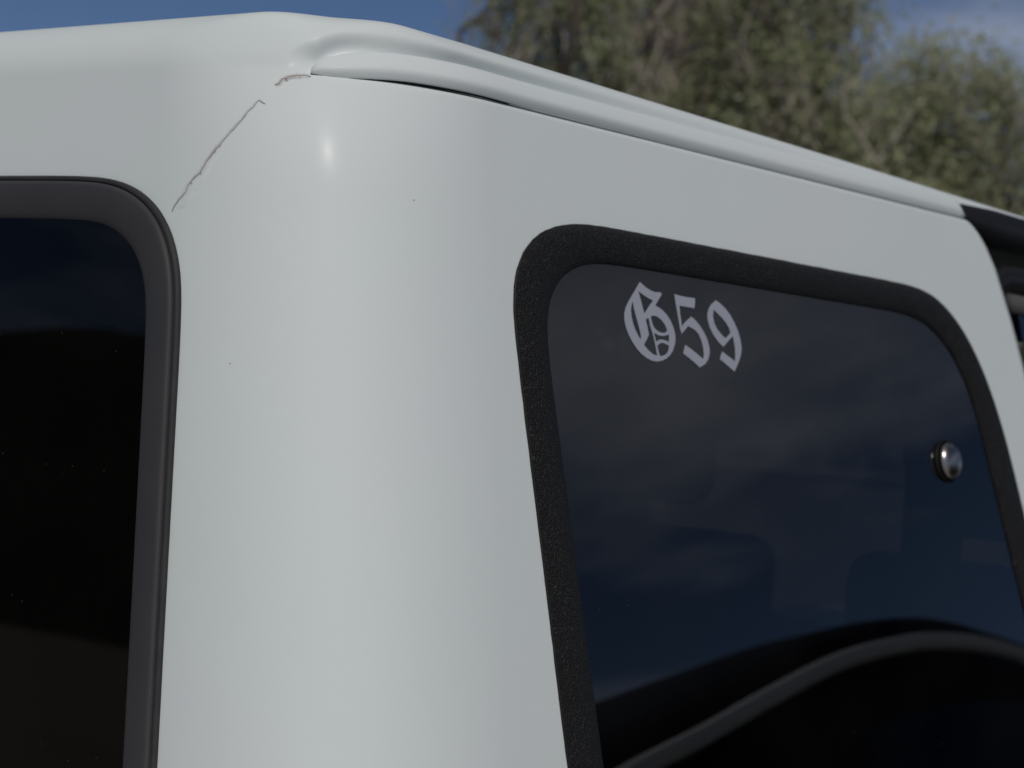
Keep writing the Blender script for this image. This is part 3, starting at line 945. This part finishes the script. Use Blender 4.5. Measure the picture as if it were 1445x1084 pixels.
for yc, xc, top in ((0.42, 2.12, 1.30), (1.10, 2.12, 1.30), (0.42, 0.95, 1.18), (1.18, 0.95, 1.18)):
    bm = bmesh.new()
    add_box(bm, (xc - 0.10, yc - 0.25, 0.78), (xc + 0.20, yc + 0.25, 0.92), 0.04)
    st = put('seat', bm, 'seat', car)
    bm = bmesh.new()
    add_box(bm, (xc - 0.20, yc - 0.25, 0.86), (xc - 0.08, yc + 0.25, top), 0.045)
    put('backrest', bm, 'seat', st)
    bm = bmesh.new()
    add_box(bm, (xc - 0.22, yc - 0.135, top + 0.04), (xc - 0.12, yc + 0.135, top + 0.23), 0.045)
    put('headrest', bm, 'seat', st)
# padded roll bar
bm = bmesh.new()
add_tube(bm, [(1.30, 0.16, 0.8), (1.30, 0.17, 1.45), (1.30, 0.22, 1.64), (1.30, 0.34, 1.70), (1.30, W - 0.34, 1.70), (1.30, W - 0.22, 1.64), (1.30, W - 0.17, 1.45), (1.30, W - 0.16, 0.8)], 0.04, 12)
for yb in (0.30, W - 0.30):
    add_tube(bm, [(1.30, yb, 1.68), (0.75, yb, 1.50), (0.30, yb - 0.0, 0.98)], 0.038, 12)
    add_tube(bm, [(1.30, yb, 1.69), (2.38, yb, 1.69)], 0.038, 12)
put('roll_bar', bm, 'seat', car)
def wheel(x, y, parent, r=0.39, w=0.26, axis=1):
    bm = bmesh.new()
    add_lathe(bm, [(r * 0.60, -w / 2), (r * 0.90, -w / 2), (r * 0.985, -w / 2 + 0.03), (r, -w / 4), (r, w / 4), (r * 0.985, w / 2 - 0.03), (r * 0.90, w / 2), (r * 0.60, w / 2), (r * 0.58, 0), (r * 0.60, -w / 2)], (x, y, r), (0, 1, 0), 40)
    bmesh.ops.recalc_face_normals(bm, faces=bm.faces)
    wo = put('wheel', bm, 'tire', parent)
    bm = bmesh.new()
    add_lathe(bm, [(0, -w * 0.30), (r * 0.18, -w * 0.30), (r * 0.22, -w * 0.20), (r * 0.46, -w * 0.16), (r * 0.58, -w * 0.46), (r * 0.61, -w * 0.46), (r * 0.61, w * 0.46), (r * 0.58, w * 0.46), (r * 0.46, w * 0.16), (r * 0.22, w * 0.20), (r * 0.18, w * 0.30), (0, w * 0.30)], (x, y, r), (0, 1, 0), 30)
    bmesh.ops.recalc_face_normals(bm, faces=bm.faces)
    put('rim', bm, 'rim', wo)
for x in (0.58, 3.25):
    for y in (0.0, W):
        wheel(x, y, car)

# ------------------------------------------------------------------ low wall beyond the vehicle
wl_ = empty('boundary_wall', (8.9, 5.6, 0), 'low pale stucco wall between the vehicle and the trees', 'wall')
def wall_box(name, off, half, z0, z1, m):
    bm = bmesh.new()
    add_box(bm, (-6.0, -half, z0), (6.0, half, z1), 0.01)
    bmesh.ops.rotate(bm, verts=bm.verts, cent=(0, 0, 0), matrix=Matrix.Rotation(rad(-54), 3, 'Z'))
    bmesh.ops.translate(bm, verts=bm.verts, vec=Vector((8.9, 5.6, 0)))
    put(name, bm, m, wl_, smooth=False)
wall_box('wall', 0, 0.10, -0.05, 1.22, 'stucco')
wall_box('coping', 0, 0.14, 1.2205, 1.28, 'stucco')

# ------------------------------------------------------------------ the black car alongside, mirrored in the side glass
nb = empty('parked_car', (3.5, -2.25, 0), 'black car with bright window trim, parked alongside and mirrored in the side glass', 'car')
ROOFL = [(1.10, 1.20), (1.50, 1.325), (1.80, 1.405), (2.108, 1.473), (2.383, 1.525), (2.664, 1.581), (2.973, 1.640), (3.229, 1.682), (3.488, 1.700), (3.741, 1.683), (4.023, 1.621), (4.30, 1.52), (4.60, 1.38), (4.95, 1.20)]
TRIM = [(1.30, 1.225), (1.70, 1.312), (2.073, 1.393), (2.321, 1.441), (2.603, 1.502), (2.995, 1.577), (3.325, 1.606), (3.494, 1.603), (3.661, 1.588), (3.857, 1.549), (4.15, 1.44), (4.50, 1.26), (4.70, 1.14)]
def interp(tab, x):
    if x <= tab[0][0]: return tab[0][1]
    for i in range(len(tab) - 1):
        (x0, y0), (x1, y1) = tab[i], tab[i + 1]
        if x <= x1:
            t = (x - x0) / (x1 - x0)
            m0 = (y1 - tab[max(i - 1, 0)][1]) / (x1 - tab[max(i - 1, 0)][0])
            j = min(i + 2, len(tab) - 1)
            m1 = (tab[j][1] - y0) / (tab[j][0] - x0)
            d = x1 - x0
            return (2*t**3-3*t*t+1)*y0 + (t**3-2*t*t+t)*d*m0 + (-2*t**3+3*t*t)*y1 + (t**3-t*t)*d*m1
    return tab[-1][1]
YS, YM = -1.24, -2.25
bm = bmesh.new()
secs = []
N = 120
for i in range(N + 1):
    x = lerp(0.95, 5.65, i / N)
    endk = min(1.0, (x - 0.95) / 0.25, (5.65 - x) / 0.35)
    endk = math.sqrt(max(0.0, 1 - (1 - max(0, endk)) ** 2))
    pull = 0.16 * (1 - endk)
    belt = lerp(0.98, 1.03, smoothstep(1, 2, x)) - 0.10 * smoothstep(4.4, 5.65, x) - 0.06 * (1 - endk)
    roof = max(belt + 0.012, interp(ROOFL, x)) if 1.1 < x < 4.95 else belt + 0.012
    k = min(1.0, (roof - belt) / 0.62)
    ytop = YS - 0.19 * k - 0.02
    half = []
    for y, z in ((YS - 0.10, 0.26), (YS - 0.01, 0.34), (YS + 0.015, 0.60), (YS + 0.005, 0.84), (YS - 0.02, belt), (YS - 0.04, belt + 0.008),
                 (lerp(YS - 0.04, ytop + 0.02, 0.88), lerp(belt, roof - 0.075 * k, 0.985)), (ytop + 0.020, roof - 0.065 * k), (ytop + 0.008, roof - 0.040 * k), (ytop - 0.022, roof - 0.014 * k), (ytop - 0.09, roof), (ytop - 0.28, roof + 0.022 * k), (YM, roof + 0.030 * k)):
        half.append((y - pull, z))
    secs.append([bm.verts.new((x, y, z)) for y, z in half] + [bm.verts.new((x, 2 * YM - y, z)) for y, z in half[-2::-1]])
for a, b in zip(secs, secs[1:]):
    for k in range(len(a) - 1):
        bm.faces.new((a[k], b[k], b[k + 1], a[k + 1]))
    bm.faces.new((a[-1], b[-1], b[0], a[0]))
bm.faces.new(secs[0][::-1]); bm.faces.new(secs[-1])
bmesh.ops.recalc_face_normals(bm, faces=bm.faces)
put('body', bm, 'black_paint', nb)
def gh_y(x, z):
    belt = 1.02
    roof = interp(ROOFL, x)
    k = min(1.0, (roof - belt) / 0.62)
    t = (z - belt) / max(0.05, roof - 0.065 * k - belt)
    return lerp(YS - 0.04, YS - 0.19 * k, max(0, min(1, t)))
for flip in (0, 1):
    fy = (lambda y: 2 * YM - y) if flip else (lambda y: y)
    bm = bmesh.new()
    lo, hi, rail_ = [], [], []
    for i in range(60):
        x = lerp(1.75, 4.45, i / 59)
        zt = interp(TRIM, x)
        hi.append(Vector((x, fy(gh_y(x, zt) + 0.010), zt)))
        rail_.append(Vector((x, fy(gh_y(x, zt) + 0.055), zt - 0.010)))
        lo.append(Vector((x, fy(gh_y(x, 1.07) + 0.012), 1.07)))
    v0 = [bm.verts.new(p) for p in lo]; v1 = [bm.verts.new(p) for p in hi]
    for i in range(59):
        bm.faces.new((v0[i], v0[i + 1], v1[i + 1], v1[i]))
    put('window', bm, 'black_glass', nb)
    bm = bmesh.new()
    add_tube(bm, rail_, 0.021, 14)
    put('window_trim', bm, 'chrome_trim', nb)
    bm = bmesh.new()
    add_box(bm, (2.9, min(fy(YS + 0.012), fy(YS + 0.03)), 0.86), (3.05, max(fy(YS + 0.012), fy(YS + 0.03)), 0.885), 0.004)
    put('door_handle', bm, 'chrome_trim', nb, smooth=False)
    bm = bmesh.new()
    add_box(bm, (0.99, min(fy(YS - 0.15), fy(YS - 0.45)), 0.78), (1.06, max(fy(YS - 0.15), fy(YS - 0.45)), 0.90), 0.015)
    put('tail_light', bm, 'lamp_red', nb, smooth=False)
    bm = bmesh.new()
    add_box(bm, (5.42, min(fy(YS - 0.18), fy(YS - 0.50)), 0.66), (5.60, max(fy(YS - 0.18), fy(YS - 0.50)), 0.78), 0.02)
    put('headlight', bm, 'lamp_clear', nb, smooth=False)
for x in (1.85, 4.75):
    for y in (YS - 0.09, 2 * YM - YS + 0.09):
        wheel(x, y, nb, 0.34, 0.22)

# ------------------------------------------------------------------ trees beyond the vehicle
def tree(name, x, y, height, radius, seed, leafmat, n_leaf, label, lean=(0, 0), density=1.0, zfrac=0.25):
    rnd = random.Random(seed)
    root = empty(name, (x, y, 0), label, 'tree', 'dusty trees behind the vehicle')
    base = Vector((x, y, 0))
    wood = bmesh.new()
    twig = bmesh.new()
    tips = []
    def branch(p, d, L, r, depth):
        n = 4
        pts = [p]; rr = [r]
        for i in range(n):
            d = (d + Vector((rnd.gauss(0, 0.16), rnd.gauss(0, 0.16), rnd.gauss(0.03, 0.12)))).normalized()
            e = p + d * (L / n)
            off = Vector((e.x - x, e.y - y, 0))
            if off.length > radius * (0.80 + 0.42 * math.sin(3 * math.atan2(off.y, off.x) + e.z * 2.3 + seed) * math.sin(e.z * 3.1 + seed * 2)):                      # crown edge: bend back in
                d = (d - off.normalized() * 0.9).normalized()
            if e.z > height * 0.97:
                d.z = -abs(d.z) * 0.3; d.normalize()
            p = p + d * (L / n)
            pts.append(p); rr.append(r * lerp(1, 0.55, (i + 1) / n))
        add_tube(wood if depth < 2 else twig, pts, rr, 7 if depth < 2 else 3, cap=False)
        if depth >= 2:
            tips.extend(pts[1:])
        if depth < 3:
            k = rnd.randint(4, 6) if depth < 2 else rnd.randint(5, 7)
            for i in range(k):
                q = pts[rnd.randint(1 if depth else 2, n)]
                a = rnd.uniform(0, 6.28)
                sp = rnd.uniform(0.35, 0.95)
                dd = (d + Vector((math.cos(a), math.sin(a), rnd.uniform(-0.2, 0.6))) * sp).normalized()
                branch(q, dd, L * rnd.uniform(0.45, 0.72), r * 0.45, depth + 1)
    stems = rnd.randint(4, 6)
    for s_ in range(stems):
        a = 6.28 * s_ / stems + rnd.uniform(-0.4, 0.4)
        sp = radius / height
        d = Vector((math.cos(a) * sp * rnd.uniform(0.2, 0.9) + lean[0], math.sin(a) * sp * rnd.uniform(0.2, 0.9) + lean[1], 1)).normalized()
        branch(base + Vector((math.cos(a) * 0.15, math.sin(a) * 0.15, 0)), d, height * rnd.uniform(0.48, 0.62), height * 0.014, 0)
    put('trunk', wood, 'bark', root)
    put('twigs', twig, 'twig', root, kind='stuff')
    # leaves: narrow folded blades in sprays round the twig points
    verts, faces, hues, mids = [], [], [], []
    tips = [t for t in tips if t.z > height * zfrac]
    # foliage gathers in sprays of uneven size, with gaps between them
    sprays = [(t, rnd.uniform(0.05, 0.17), rnd.random()) for t in rnd.sample(tips, min(len(tips), int(n_leaf / 75)))]
    wts = [s_[1] ** 1.5 for s_ in sprays]
    picks = rnd.choices(sprays, weights=wts, k=n_leaf)
    for i in range(n_leaf):
        t, sg, sh = picks[i]
        c = t + Vector((rnd.gauss(0, sg), rnd.gauss(0, sg), rnd.gauss(0, sg * 0.8)))
        L = rnd.uniform(0.038, 0.080); w_ = L * rnd.uniform(0.26, 0.42)
        # leaves turn their faces roughly towards the light
        nl = (Vector((rnd.gauss(0, 0.75), rnd.gauss(0, 0.75), rnd.gauss(0, 0.75))) + svec).normalized()
        a = nl.orthogonal().normalized()
        a = (a * math.cos(i * 1.7) + nl.cross(a) * math.sin(i * 1.7)).normalized()
        b = nl.cross(a)
        k = len(verts)
        nn = a.cross(b) * (w_ * 0.25)
        verts += [c, c + a * L * 0.5 + b * w_ * 0.5 + nn, c + a * L, c + a * L * 0.5 - b * w_ * 0.5 + nn]
        faces += [(k, k + 1, k + 2), (k, k + 2, k + 3)]
        # colour follows the spray the leaf grows on, plus its own variation
        hcl = 0.5 + 0.5 * math.sin(t.x * 5.1 + t.z * 3.7 + seed) * math.cos(t.y * 4.3 - t.z * 2.9)
        hu = max(0, min(1, 0.40 * hcl + 0.35 * sh + rnd.uniform(0, 0.25)))
        hues += [hu] * 4
    me = bpy.data.meshes.new('crown')
    me.from_pydata([v - base for v in verts], [], faces)
    at = me.attributes.new('hue', 'FLOAT', 'POINT')
    at.data.foreach_set('value', hues)
    me.materials.append(M[leafmat])
    o = bpy.data.objects.new('crown', me)
    COL.objects.link(o)
    o.parent = root
    o['kind'] = 'stuff'
    return root
def at15(px, d=15.0):
    """ground point seen in the direction of a picture column, d metres from the camera"""
    v = RIGHT * ((px - 722.5) / 3000) + FWD
    v.z = 0
    v.normalize()
    return CAMPOS.x + v.x * d, CAMPOS.y + v.y * d
def place(kind, px, d, *a, **k):
    x, y = at15(px, d)
    tree(kind, round(x, 2), round(y, 2), *a, **k)
place('broadleaf_tree', 765, 15.0, 5.4, 0.90, 21, 'leaf_green', 25000, 'tall olive green tree, leftmost of the row behind the roof')
place('broadleaf_tree', 925, 16.2, 5.6, 0.90, 33, 'leaf_brown', 12000, 'sparse brownish tree with many bare twigs, middle of the row')
place('broadleaf_tree', 1060, 15.0, 5.3, 0.74, 45, 'leaf_green', 25000, 'tall dusty green tree standing right of the bare brownish one')
place('leafy_shrub', 1270, 14.6, 4.15, 0.90, 57, 'leaf_pale', 30000, 'pale green bushy shrub between the tall trees and the right edge')
place('leafy_shrub', 1440, 15.2, 3.75, 0.80, 71, 'leaf_green', 24000, 'lowest green shrub, at the right edge above the roof')
place('leafy_shrub', 1180, 17.5, 4.3, 1.1, 63, 'leaf_brown', 15000, 'brownish shrub standing behind the pale green shrub')
